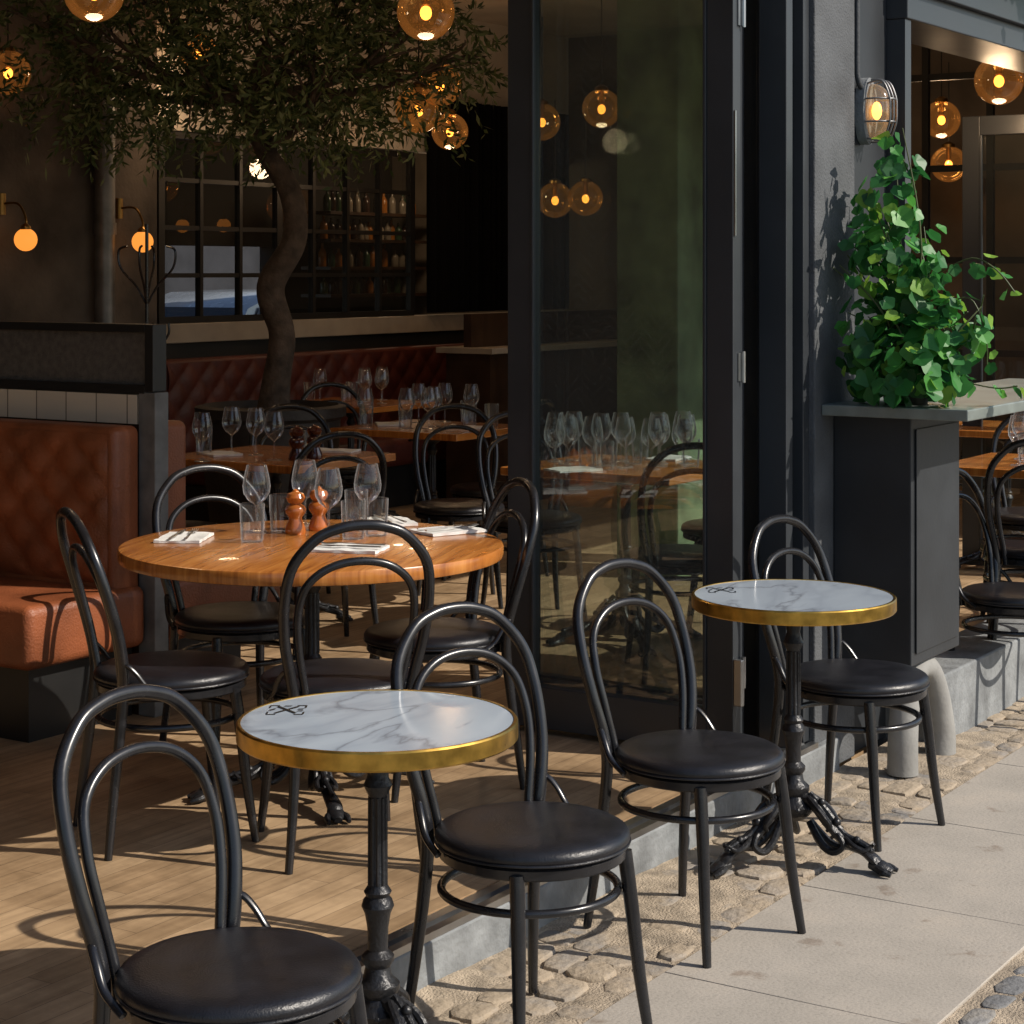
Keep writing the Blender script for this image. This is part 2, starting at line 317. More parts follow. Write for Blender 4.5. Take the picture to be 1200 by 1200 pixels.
# ---------------------------------------------------------------- ground
FL=.12
solo('ground',MB().box(-90,90,-90,-2.2,-.3,-.03).box(-90,90,7.7,90,-.3,-.03),'asphalt',kind='structure')
sb=MB(); nx,ny=300,60
for i in range(nx+1):
    for j in range(ny+1):
        x=-5+14*i/nx; y=-2.2+2.21*j/ny
        h=-.006+.013*noise.noise(Vector((x*3.1,y*3.1,0)))+.004*noise.noise(Vector((x*14,y*14,3)))
        if y>-.07: h+=.008*(y+.07)/.07
        if y>-1.12 and y<-.40: h=min(h,-.003)
        sb.v.append((x,y,h))
for i in range(nx):
    for j in range(ny): a=i*(ny+1)+j; sb.f.append((a,a+ny+1,a+ny+2,a+1))
solo('sand_bed',sb,'sand',kind='structure')
def setts(name,s0,s1,t0,t1,size,seed,mat='cobble'):
    rnd=random.Random(seed); mb=MB(); t=t0
    while t<t1-.03:
        h=size*rnd.uniform(.8,1.2); s=s0+rnd.uniform(-.08,0)
        while s<s1:
            w=size*rnd.uniform(.75,1.8); g=.005; zt=rnd.uniform(-.008,.002)
            b=len(mb.v); j=lambda a:rnd.uniform(-a,a)
            cs=[(s+g+j(.010),t+g+j(.010)),(s+w-g+j(.010),t+g+j(.010)),(s+w-g+j(.010),t+h-g+j(.010)),(s+g+j(.010),t+h-g+j(.010))]
            oc=[]
            for i in range(4):
                p=cs[i];q=cs[i-1];r=cs[(i+1)%4];a=rnd.uniform(.10,.32)
                oc.append((p[0]+(q[0]-p[0])*a,p[1]+(q[1]-p[1])*a)); oc.append((p[0]+(r[0]-p[0])*a,p[1]+(r[1]-p[1])*a))
            cx=sum(p[0] for p in oc)/8; cy=sum(p[1] for p in oc)/8; tx_,ty_=j(.04),j(.04)
            for (sc,z) in ((1.02,-.05),(1.0,-.007+zt),(.96,-.002+zt),(.88,.0+zt),(.5,.001+zt)):
                for p in oc:
                    px,py=cx+(p[0]-cx)*sc,cy+(p[1]-cy)*sc; mb.v.append((px,py,z+j(.001)+(px-cx)*tx_+(py-cy)*ty_))
            for r_ in range(4):
                for i in range(8):
                    i2=(i+1)%8; mb.f.append((b+r_*8+i,b+r_*8+i2,b+r_*8+8+i2,b+r_*8+8+i))
            mb.f.append(tuple(b+32+i for i in range(8)))
            s+=w
        t+=h
    return solo(name,mb,mat,kind='structure')
setts('cobblestone_strip',-3,9,-.41,-.01,.1,3)
setts('cobblestone_pavement',-2.5,7,-1.78,-1.10,.085,5,'cobblegrey')
mb=MB(); s=-3.46
while s<11:
    mb.box(s+.0015,s+.7985,-1.088,-.415,-.1,0); s+=.8
solo('paving_slabs',mb,'slab',kind='structure',bev=.002)
mb=MB().box(-6,10.4,.10,7.7,-.1,FL); solo('wood_floor',mb,'floor',kind='structure')
k=thing('threshold_kerb','grey concrete step with steel door track along the opening','step')
part('kerb_block',MB().box(-6,2.57,0,.098,-.1,FL-.012),'kerb',k,bev=.006)
part('door_track',MB().box(-6,2.4,.004,.03,FL-.012,FL+.006).box(-6,2.4,.055,.085,FL-.012,FL+.004),'steel',k)
k=thing('threshold_kerb','raised grey stone base under the second opening','step')
part('kerb_block',MB().box(3.1,8,-.16,.098,-.1,.24),'kerb',k,bev=.008)
# ---------------------------------------------------------------- building
HD=2.95
B=thing('restaurant_building','dark grey restaurant front with open folding doors and dim interior','building')
part('facade_wall',MB().box(-8,3.11,.02,.30,HD,4.3).box(3.11,12,.02,.3,2.86,4.3).box(-8,-6,.02,.3,-.1,HD).box(8,12,.02,.3,-.1,2.86),'facade',B,smooth=False)
part('pillar',MB().box(2.43,2.77,.03,.32,0,HD),'stucco',B,smooth=False,bev=.005)
part('pillar_panel',MB().box(2.772,3.11,.05,.32,0,HD-.002),'darkpaint',B,smooth=False,bev=.004)
part('window_head',MB().box(3.112,8,-.03,.26,2.60,2.72).box(3.112,8,-.06,-.032,2.70,2.858),'frame',B,smooth=False,bev=.004)
part('window_jamb',MB().box(3.112,3.17,-.02,.2,.24,2.598),'frame',B,smooth=False)
part('door_jamb',MB().box(2.27,2.32,.06,.16,FL,HD-.002).box(2.335,2.38,.09,.2,FL,HD-.002).box(2.382,2.428,.05,.3,FL,HD-.002),'frame',B,smooth=False,bev=.003)
part('ceiling',MB().box(-8,12,.3,8,3.6,3.8),'plaster',B,smooth=False)
part('roof',MB().box(-8,12,.0,8,4.3,4.4),'facade',B,smooth=False)
T0=5.7
part('side_wall',MB().box(-8,-6.0,.3,8,0,3.6),'endwall',B,smooth=False)
part('side_wall',MB().box(10.3,12,.3,7.9,0,3.6),'endwall',B,smooth=False)
part('back_wall',MB().box(-6,5.38,T0,T0+.15,0,3.6),'concretewall',B,smooth=False)
part('window_wall',MB().box(5.381,10.3,T0+.01,T0+.14,2.56,3.6),'plaster',B,smooth=False)
part('low_wall',MB().box(5.381,10.3,T0+.01,T0+.14,0,1.24),'darkwall',B,smooth=False)
part('tile_band',MB().box(5.381,10.3,T0-.05,T0+.15,1.24,1.36),'ledge',B,smooth=False,bev=.005)
part('bar_wall',MB().box(8.75,10.3,7.5,7.7,0,3.6).box(5.2,8.75,7.5,7.7,1.88,3.6).box(5.2,8.75,7.5,7.7,0,1.12).box(5.1,5.2,5.86,7.5,0,3.6),'darkwall',B,smooth=False)
g=thing('steel_window','black steel grid window above a tiled ledge','window')
mb=MB(); s0,s1,z0,z1=5.40,8.1,1.361,2.55
mb.box(s0,s1,T0,T0+.05,z0,z0+.04).box(s0,s1,T0,T0+.05,z1-.04,z1)
for i in range(8):
    x=s0+(s1-s0-.04)*i/7; w=.055 if i in(0,3,7) else .028
    mb.box(x,x+w,T0+.003,T0+.047,z0+.04,z1-.04)
for i in range(1,4):
    z=z0+(z1-z0)*i/4; mb.box(s0,s1,T0+.008,T0+.042,z-.014,z+.014)
part('frame',mb,'ink',g,smooth=False)
y=T0+.025; part('glass',MB().quad((s0+.01,y,z0+.02),(s1-.01,y,z0+.02),(s1-.01,y,z1-.02),(s0+.01,y,z1-.02)),'panedark',g,smooth=False)
mb=MB(); n=160
for i in range(n+1):
    x=8.15+1.95*i/n; y=T0-.10+.035*math.sin(i*.9)+.015*math.sin(i*.37)
    mb.v+=[(x,y,1.38),(x,y,2.95)]
mb.f=[(2*i,2*i+2,2*i+3,2*i+1) for i in range(n)]
solo('black_curtain',mb,'curtain','heavy black pleated curtain hanging on the wall','curtain')
SHZ=(1.50,1.72,1.94,2.16)
for z in SHZ:
    solo('bar_shelf',MB().box(8.72,10.1,6.95,7.25,z-.025,z),'wooddark','dark wooden bar shelf lined with bottles','shelf',smooth=False,group='bar shelves')
random.seed(3)
bmats=[simple('bottle_'+n_,c,.12,var=.1) for n_,c in (('amber',(.30,.11,.02)),('green',(.03,.06,.03)),('clear',(.20,.17,.13)),('dark',(.03,.015,.01)))]
M['bottle']=bmats[3]
bt=mesh('bottle',MB().lathe([(.030,0),(.032,.01),(.032,.12),(.025,.145),(.011,.165),(.011,.195),(.013,.2),(.013,.206)],12),'bottle')
bts=[]
for m_ in bmats:
    q=bt.copy(); q.materials.clear(); q.materials.append(m_); bts.append(q)
for z in SHZ:
    x=8.78
    while x<10.0:
        o=bpy.data.objects.new('bottle',random.choice(bts)); COL.objects.link(o); o.location=(x,7.06+random.uniform(-.03,.03),z); o.scale=(1,1,random.uniform(.65,.9))
        o['label']='glass liquor bottle standing on the bar shelf'; o['category']='bottle'; o['group']='bottles on the bar shelves'
        x+=random.uniform(.07,.12)
g=thing('steel_window','black steel grid screen dividing the room','window')
mb=MB(); x=7.7
for i in range(9):
    y=.45+3.2*i/8; mb.box(x,x+.04,y-.02,y+.02,FL,3.3)
for z in (1.2,1.75,2.3,2.85,3.3): mb.box(x+.004,x+.036,.43,3.67,z-.02,z+.02)
part('frame',mb,'ink',g,smooth=False)
solo('green_reflection_box',MB().box(5.23,5.60,2.02,2.38,FL,3.6),'green','green box standing in for the reflection in the door glass','column',smooth=False,bev=.01)  # added box standing in for the green reflection in the door glass
solo('wall_pipe',MB().tube([(4.86,T0-.07,FL),(4.86,T0-.07,3.6)],.06,14,k=1).tube([(4.86,T0-.07,1.9),(4.86,T0-.07,1.97)],.068,14,k=1),'pipe','grey vertical pipe against the brown wall','pipe')
# added street behind the grid window, standing in for reflections in its panes
solo('added_backdrop_wall',MB().box(-2,40,17,17.4,-.1,7),'brick','plain grey wall added as dark backdrop behind the grid window','wall',smooth=False)  # added to keep bright sky out of the upper panes
car=thing('reflected_car_standin','silver car added behind the window, standing in for a reflected car','car',(9.95,9.6,-.03))  # added body in place of a car reflected in the panes
prof=[(0,.35),(.03,.62),(.25,.88),(.60,.96),(1.05,1.38),(1.45,1.50),(2.3,1.52),(3.0,1.46),(3.6,1.08),(4.15,1.0),(4.35,.8),(4.38,.35)]
mb=MB(); n_=len(prof)
for (y,sc) in ((.0,.0),(.06,1),(1.64,1),(1.70,0)):
    for (x,z) in prof:
        inset=.16*max(0,(z-.95)/.55)
        yy=y+(inset if y<.8 else -inset); mb.v.append((x,yy,z-(.03 if sc==0 else 0)))
for r_ in range(3):
    for i in range(n_):
        i2=(i+1)%n_; mb.f.append((r_*n_+i,r_*n_+i2,r_*n_+n_+i2,r_*n_+n_+i))
mb.f.append(tuple(range(n_))); mb.f.append(tuple(3*n_+i for i in range(n_))[::-1])
part('body',mb,'carpaint',car)
def sidewin(y,sgn):
    m=MB(); q=[(.86,1.0),(1.20,1.36),(2.2,1.44),(2.2,1.0)]; q2=[(2.28,1.0),(2.28,1.44),(2.95,1.38),(3.38,1.03)]
    for Q in (q,q2):
        b=len(m.v)
        for (x,z) in Q: m.v.append((x,y+sgn*(.16*max(0,(z-.95)/.55)-.012),z))
        m.f.append(tuple(b+i for i in range(4)))
    return m
part('window',sidewin(0,1),'carglass',car,smooth=False); part('window',sidewin(1.7,-1),'carglass',car,smooth=False)
part('windscreen',MB().quad((.66,.14,1.03),(.66,1.56,1.03),(1.02,1.48,1.36),(1.02,.22,1.36)),'carglass',car,smooth=False)
for x in (.75,3.55):
    for y in (.0,1.52):
        w_=MB(); w_.tube([(x,y-.01,.32),(x,y+.19,.32)],.32,28,k=1); o=part('wheel',w_,'ink',car)
part('headlight',MB().sphere((.08,.22,.68),.09,12),'ledge',car); part('headlight',MB().sphere((.08,1.48,.68),.09,12),'ledge',car)
# ---------------------------------------------------------------- folding door leaves
def leaf(s,t0,t1,label,hinges=True,z1=HD-.02,pm='pane'):
    L=thing('folding_door_leaf',label,'door',group='folding glass door leaves')
    z0=FL+.02; w=.095; d=.055; tb=.14
    part('frame',MB().box(s,s+d,t0,t0+w,z0,z1).box(s,s+d,t1-w,t1,z0,z1).box(s+.001,s+d-.001,t0+w,t1-w,z0,z0+tb).box(s+.001,s+d-.001,t0+w,t1-w,z1-.1,z1)
      .box(s-.006,s+.01,t0+w,t0+w+.012,z0+tb,z1-.1).box(s-.006,s+.01,t1-w-.012,t1-w,z0+tb,z1-.1),'frame',L,smooth=False,bev=.003)
    x=s+.027; part('glass',MB().quad((x,t0+w,z0+tb),(x,t1-w,z0+tb),(x,t1-w,z1-.1),(x,t0+w,z1-.1)),pm,L,smooth=False)
    if hinges:
        for zz in (.40,1.38,2.52):
            part('hinge',MB().tube([(s+.055,t0-.010,zz-.05),(s+.055,t0-.010,zz+.05)],.007,10,k=1).box(s+.03,s+.082,t0-.005,t0-.001,zz-.045,zz+.045),'steel',L)
        part('edge_strip',MB().box(s+.004,s+.012,t0-.006,t0-.001,1.8,2.2),'steel',L,smooth=False)
        part('handle',MB().box(s+.0,s+.022,t0-.03,t0-.001,.3,.45),'steel',L,smooth=False,bev=.004)
    return L
leaf(2.02,.13,.985,'dark grey framed glass door leaf folded open',pm='panepat')
leaf(2.105,.165,1.035,'dark grey framed glass door leaf stacked behind another',False)
leaf(2.19,.20,1.085,'dark grey framed glass door leaf stacked against the jamb',False)
leaf(6.4,.12,.95,'dark framed glass door leaf folded open in the second opening',False,2.5)
# ---------------------------------------------------------------- counter + planter box
c=thing('window_counter','zinc topped counter with dark cabinet beside the pillar','counter')
part('counter_top',MB().box(2.48,4.4,-.48,.029,1.203,1.24),'counter',c,smooth=False,bev=.004)
part('cabinet',MB().box(2.58,3.04,-.25,.029,.37,1.202),'darkpaint',c,smooth=False,bev=.005)
part('cabinet_door',MB().box(2.61,3.01,-.258,-.252,.41,1.16),'darkpaint',c,smooth=False,bev=.002)
part('bracket',MB().box(4.3,4.35,-.3,.04,1.15,1.202),'iron',c,smooth=False)
part('concrete_foot',MB().tube([(2.63,-.20,0),(2.635,-.20,.14),(2.67,-.20,.26),(2.75,-.20,.33),(2.85,-.20,.32),(2.93,-.20,.23),(2.98,-.20,.09),(2.985,-.20,0)],[.052,.050,.047,.043,.043,.047,.052,.054],20,8),'footc',c)
# ---------------------------------------------------------------- bulkhead lamp
L=thing('bulkhead_lamp','oval caged wall lamp glowing warm on the grey pillar','lamp',(2.87,.05,2.25))
n=28; mb=MB()
for y,sc_ in ((-.002,1),(-.035,1),(-.040,.92)):
    for i in range(n):
        t=2*math.pi*i/n; mb.v.append((.062*sc_*math.cos(t),y,.118*sc_*math.sin(t)))
for r_ in range(2):
    for i in range(n):
        i2=(i+1)%n; mb.f.append((r_*n+i,r_*n+i2,r_*n+n+i2,r_*n+n+i))
mb.f.append(tuple(i for i in range(n))); mb.f.append(tuple(2*n+i for i in range(n)))
part('housing',mb,'kerb',L)
M['lampglass']=glassmat('clear_lamp_glass',(.95,.9,.8),.08,.9,.3,.05,((1,.6,.25),.05),.4)
mb=MB()
for k_ in range(9):
    ph=k_/8*math.pi/2
    for i in range(n):
        t=2*math.pi*i/n; mb.v.append((.048*math.cos(ph)**.7*math.cos(t),-.039-.07*math.sin(ph),.095*math.cos(ph)**.6*math.sin(t)))
for k_ in range(8):
    for i in range(n):
        i2=(i+1)%n; mb.f.append((k_*n+i,k_*n+i2,k_*n+n+i2,k_*n+n+i))
part('diffuser',mb,'lampglass',L)
part('bulb',MB().sphere((0,-.06,0),.018,16,1.8),'bulb',L)
mb=MB()
for x in (-.03,0,.03): mb.tube([(x,-.035,-.110+abs(x)*.5),(x,-.09,-.103),(x,-.118,-.05),(x,-.122,0),(x,-.118,.05),(x,-.09,.103),(x,-.035,.110-abs(x)*.5)],.0035,8,5)
for z in (-.04,.04): mb.tube([(-.057,-.04,z),(-.053,-.09,z),(0,-.124,z),(.053,-.09,z),(.057,-.04,z)],.0035,8,5)
part('cage',mb,'pipe',L)
solo('conduit_pipe',MB().tube([(2.80,.035,2.38),(2.80,.035,4.2)],.010,10,k=1).tube([(2.80,.035,2.38),(2.81,.03,2.34),(2.86,.03,2.32)],.010,10,4),'facade','thin grey electrical conduit above the wall lamp','pipe')
# ---------------------------------------------------------------- lamps
pend=[(-1.71,8.1,2.83),(-2.8,11.0,2.79),(-1.9,12,3.0),(-.37,8.5,2.80),(-.41,11.3,2.75),(-.42,13.4,2.63),(.2,13.2,2.68),(.57,12.6,2.72),(2.46,10,2.65),(2.82,13,2.68),(-.50,10.6,2.55),(3.0,13.6,2.42),(.52,14.0,2.2),(.30,13.8,2.18)]  # low globes ending the list stand in for warm door-glass reflections
P0=None
for i,(X,D,z) in enumerate(pend):
    s_,t_=W(X,D)
    if P0 is None:
        P0=thing('pendant_lamp','amber glass globe pendant lamp hanging from the ceiling','lamp',(s_,t_,z),group='glass globe pendant lamps')
        part('globe',MB().sphere((0,0,0),.125,28),'globe',P0)
        part('bulb',MB().sphere((0,0,-.005),.026,16,1.2),'bulb',P0)
        part('cap',MB().lathe([(.045,.112),(.042,.135),(.018,.15),(.018,.035),(.020,.03)],20),'brassd',P0)
        part('cord',MB().tube([(0,0,.145),(0,0,.70)],.004,8,k=1),'ink',P0)
    else: dup(P0,(s_,t_,z))
def ptl(x,y,z,e):
    l=bpy.data.lights.new('pendant_or_bar_light','POINT'); l.energy=e; l.color=(1,.68,.40); l.shadow_soft_size=.08
    o=bpy.data.objects.new('pendant_or_bar_light',l); COL.objects.link(o); o.location=(x,y,z); o['label']='warm light of a globe pendant lamp or of the added bar light'; o['category']='light'
for i in (0,2,3,5,7,8,9):
    X,D,z=pend[i]; s_,t_=W(X,D); ptl(s_,t_,z-.2,7)
ptl(9.4,6.5,2.5,12)  # unseen bar light added to light the bottles; no pendant hangs here
wl=None
for (x,z) in ((5.04,1.86),(4.11,1.86)):
    if wl is None:
        wl=thing('wall_lamp','brass wall lamp with glowing opal globe','lamp',(x,T0-.2,z),group='opal globe wall lamps')
        part('globe',MB().sphere((0,0,0),.064,24),'opal',wl)
        part('arm',MB().tube([(0,0,.06),(0,0,.12),(0,.06,.2),(0,.19,.2)],.007,8,5).lathe([(.03,.056),(.028,.073),(.01,.09)],16).tube([(0,.19,.14),(0,.19,.26)],.025,12,k=1),'brassd',wl)
    else: dup(wl,(x,T0-.2,z))
for (y,z) in ((2.2,2.1),(1.7,2.1)):  # lamps added on the end wall in place of warm door-glass reflections
    dup(wl,(10.1,y,z),R(-90))
cs=W(-1.66,9.0)
c=thing('coat_stand','black bentwood coat stand with curled hooks','coat stand',(*cs,FL))
part('pole',MB().tube([(0,0,0),(0,0,1.78)],.008,10,k=1),'tube',c)
mb=MB()
for a in range(4):
    ca,sa=math.cos(a*1.57+.5),math.sin(a*1.57+.5)
    mb.tube([(.005*ca,.005*sa,1.42),(.05*ca,.05*sa,1.5),(.12*ca,.12*sa,1.58),(.13*ca,.13*sa,1.66),(.09*ca,.09*sa,1.68)],.0055,8,5)
    mb.tube([(.005*ca,.005*sa,1.3),(.06*ca,.06*sa,1.24),(.10*ca,.10*sa,1.28),(.10*ca,.10*sa,1.33)],.0055,8,5)
part('hooks',mb,'tube',c)
# ---------------------------------------------------------------- booths
def tuft(mb,s,t0,t1,z0,z1,sgn,cells=.17):
    nu=int((t1-t0)/.02); nv=int((z1-z0)/.02); b=len(mb.v)
    for i in range(nu+1):
        for j in range(nv+1):
            u=(t1-t0)*i/nu; v=(z1-z0)*j/nv
            p=math.pi*(u/cells+v/(cells*1.0)); q=math.pi*(u/cells-v/(cells*1.0))
            h=.028*(abs(math.sin(p/1))*abs(math.sin(q/1)))**.45
            e=min(u,t1-t0-u,v,z1-z0-v)
            h*=min(1,e/.03)
            mb.v.append((s+sgn*(h+.0),t0+u,z0+v))
    for i in range(nu):
        for j in range(nv):
            q=(b+i*(nv+1)+j,b+(i+1)*(nv+1)+j,b+(i+1)*(nv+1)+j+1,b+i*(nv+1)+j+1)
            mb.f.append(q if sgn<0 else q[::-1])
def softbox(mb,x0,x1,y0,y1,z0,z1,r=.04,n=5):
    b=len(mb.v)
    lev=[(r-r*math.sin(math.pi/2*i/n),z0+r-r*math.cos(math.pi/2*i/n)) for i in range(n+1)]
    lev+= [(r-r*math.cos(math.pi/2*i/n),z1-r+r*math.sin(math.pi/2*i/n)) for i in range(n+1)]
    m=0
    for ins,z in lev:
        pts=[]
        rr=max(r-ins,.004)
        for (cx,cy,a0) in ((x1-ins-rr,y1-ins-rr,0),(x0+ins+rr,y1-ins-rr,90),(x0+ins+rr,y0+ins+rr,180),(x1-ins-rr,y0+ins+rr,270)):
            for i in range(n+1):
                a=R(a0+90*i/n); pts.append((cx+rr*math.cos(a),cy+rr*math.sin(a),z))
        m=len(pts); mb.v+=pts
    for k_ in range(len(lev)-1):
        for i in range(m):
            i2=(i+1)%m; mb.f.append((b+k_*m+i,b+k_*m+i2,b+(k_+1)*m+i2,b+(k_+1)*m+i))
    mb.f.append(tuple(b+i for i in range(m))[::-1]); mb.f.append(tuple(b+(len(lev)-1)*m+i for i in range(m)))
PT=2.17
b1=thing('leather_booth','tan leather booth with buttoned back and black plinth','booth')
mb=MB(); softbox(mb,1.36,1.495,PT+.01,5.4,.5,1.145,.03); tuft(mb,1.358,PT+.04,5.3,.60,1.12,-1); part('backrest',mb,'tan',b1)
mb=MB(); softbox(mb,.93,1.495,PT-.02,5.4,.37,.585,.035); part('seat',mb,'tan',b1)
part('plinth',MB().box(1.0,1.49,PT+.05,5.4,FL,.372),'ink',b1,smooth=False)
b2=thing('leather_booth','tan leather booth behind the partition, sunlit seat','booth')
mb=MB(); softbox(mb,1.575,1.71,PT-.02,5.4,.5,1.15,.03); tuft(mb,1.712,PT+.02,5.3,.62,1.12,1); part('backrest',mb,'tan',b2)
mb=MB(); softbox(mb,1.60,2.20,PT-.06,5.4,.37,.60,.04); part('seat',mb,'tan',b2)
part('plinth',MB().box(1.58,2.1,PT+.07,5.4,FL,.372),'ink',b2,smooth=False)
p=thing('booth_partition','wooden partition with tile strip and framed cane panel','partition')
part('post',MB().box(1.50,1.57,PT-.05,PT+.03,FL,1.26),'post',p,smooth=False,bev=.004)
part('tile_strip',MB().box(1.497,1.573,PT+.032,5.4,1.147,1.25),'tile',p,smooth=False)
part('core',MB().box(1.505,1.565,PT+.034,5.4,FL,1.146),'wooddark',p,smooth=False)
part('panel_frame',MB().box(1.50,1.57,PT-.04,PT+.0,1.262,1.50).box(1.50,1.57,PT,5.4,1.47,1.50).box(1.50,1.57,PT,5.4,1.252,1.285).box(1.50,1.57,3.6,3.64,1.285,1.47),'ink',p,smooth=False,bev=.003)
part('cane_panel',MB().box(1.525,1.545,PT,5.4,1.285,1.47),'mesh',p,smooth=False)
q=thing('red_banquette','dark red buttoned leather banquette along the back wall','banquette')
mb=MB(); tb=MB()
softbox(mb,5.2,10.2,5.46,5.6,.5,1.15,.03)
nu,nv=250,30
for i in range(nu+1):
    for j in range(nv+1):
        u=5.0*i/nu; v=.6*j/nv; h=.022*(abs(math.sin(math.pi*(u/.2+v/.2)))*abs(math.sin(math.pi*(u/.2-v/.2))))**.45
        tb.v.append((5.2+u,5.455-h,.53+v))
for i in range(nu):
    for j in range(nv):
        tb.f.append((i*(nv+1)+j,(i+1)*(nv+1)+j,(i+1)*(nv+1)+j+1,i*(nv+1)+j+1))
part('backrest',mb,'red',q); part('buttoned_panel',tb,'red',q)
mb=MB(); softbox(mb,5.2,10.2,4.95,5.48,.4,.58,.05); part('seat',mb,'red',q)
part('plinth',MB().box(5.2,10.2,5.05,5.48,FL,.41),'ink',q,smooth=False)
sv=thing('service_sideboard','dark wooden sideboard with pale ledge before the curtain','sideboard')
part('cabinet',MB().box(7.2,9.4,4.45,4.8,FL,1.14),'wooddark',sv,smooth=False)
part('ledge',MB().box(7.15,9.45,4.40,4.85,1.14,1.18),'ledge',sv,smooth=False,bev=.004)
part('screen',MB().box(7.2,9.4,4.6,4.66,1.18,1.40),'wooddark',sv,smooth=False)
# ---------------------------------------------------------------- chair
def mirror(pts): return pts+[(-x,y,z) for x,y,z in reversed(pts[:-1])]
CH=thing('bentwood_chair','black bentwood cafe chair with round leather seat','chair',group='black bentwood cafe chairs')
cush=MB().lathe([(.196,.434),(.207,.438),(.214,.446),(.215,.455),(.209,.465),(.198,.471),(.17,.476),(.12,.479),(.06,.4795),(.002,.479)],48)
cush.ring(.2135,.442,.0035,48,8)
part('seat',cush,'leather',CH)
part('seat_ring',MB().lathe([(.17,.408),(.203,.408),(.207,.412),(.207,.430),(.203,.434),(.17,.434)],48,caps=False),'tube',CH)
out=[(-.182,-.225,0),(-.168,-.208,.15),(-.158,-.190,.30),(-.156,-.178,.42),(-.168,-.180,.50),(-.188,-.200,.60),(-.194,-.232,.71),(-.178,-.262,.805),(-.120,-.283,.876),(-.06,-.291,.902),(0,-.293,.909)]
ro=[.0110,.0132,.0148,.0155,.0155,.015,.0145,.0142,.014,.014,.014]
part('back_hoop',MB().tube(mirror(out),ro+ro[-2::-1],12,6),'tube',CH)
inn=[(-.124,-.172,.41),(-.131,-.178,.47),(-.149,-.194,.57),(-.157,-.218,.665),(-.140,-.243,.745),(-.082,-.258,.795),(0,-.263,.811)]
part('inner_hoop',MB().tube(mirror(inn),.0110,10,6),'tube',CH)
for sx in (-1,1):
    part('leg',MB().tube([(sx*.150,.135,.42),(sx*.158,.150,.30),(sx*.168,.165,.15),(sx*.182,.185,0)],[.0165,.016,.0140,.0110],12,5),'tube',CH)
    part('side_brace',MB().tube([(sx*.174,-.186,.515),(sx*.185,-.172,.512),(sx*.194,-.15,.49),(sx*.202,-.12,.452),(sx*.205,-.07,.425)],[.007,.0085,.0085,.008,.008],10,5,flat=.8),'tube',CH)
rg=MB(); pts=[]
for i in range(48):
    a=2*math.pi*i/48; pts.append((.196*math.cos(a),.193*math.sin(a)-.010,.335))
rg.tube(pts,.0095,10,k=1,closed=True)
part('stretcher_ring',rg,'tube',CH)
first=True
def chair(X,D,fx,fd,z=0,label=None):
    global first
    s_,t_=W(X,D)
    if first:
        first=False; CH.location=(s_,t_,z); CH.rotation_euler=(0,0,face(fx,fd))
        if label: CH['label']=label
        return CH
    return dup(CH,(s_,t_,z),face(fx,fd),label)
outl='black bentwood chair with leather seat on the pavement'
chair(-.480,3.48,.80,-.60,0,'black bentwood chair beside the brass edged marble table')
chair(.045,4.35,.62,-.79,0,outl)
chair(.480,5.06,.68,-.73,0,outl)
chair(1.05,6.02,.74,-.67,0,'black bentwood chair beside the dark counter cabinet')
chair(1.93,7.55,.75,-.65,0,'black bentwood chair in front of the stone base')
inl='black bentwood chair at the round wooden table'
chair(-.95,5.53,.90,.43,FL,inl); chair(-.475,5.42,-.30,.95,FL,inl); chair(-.24,6.08,-.93,-.36,FL,inl); chair(-.87,6.38,.55,-.83,FL,inl)
bgl='black bentwood chair at a table inside the restaurant'
for a in [(-.25,9.35,.1,-1),(-1.0,9.35,.3,-1),(-.8,8.25,-.4,.9),(-1.45,8.5,1,.1),(-.1,10.1,-.8,.4),(-.95,11.2,.4,-1),(.1,8.9,.3,-1),(.95,8.6,-1,.1),(.66,7.75,-.1,1),(2.35,9.0,-.4,-1),(2.75,8.6,-1,-.1),(2.1,7.95,.2,1),(2.5,11.2,.2,-1)]:
    chair(*a,FL,bgl)
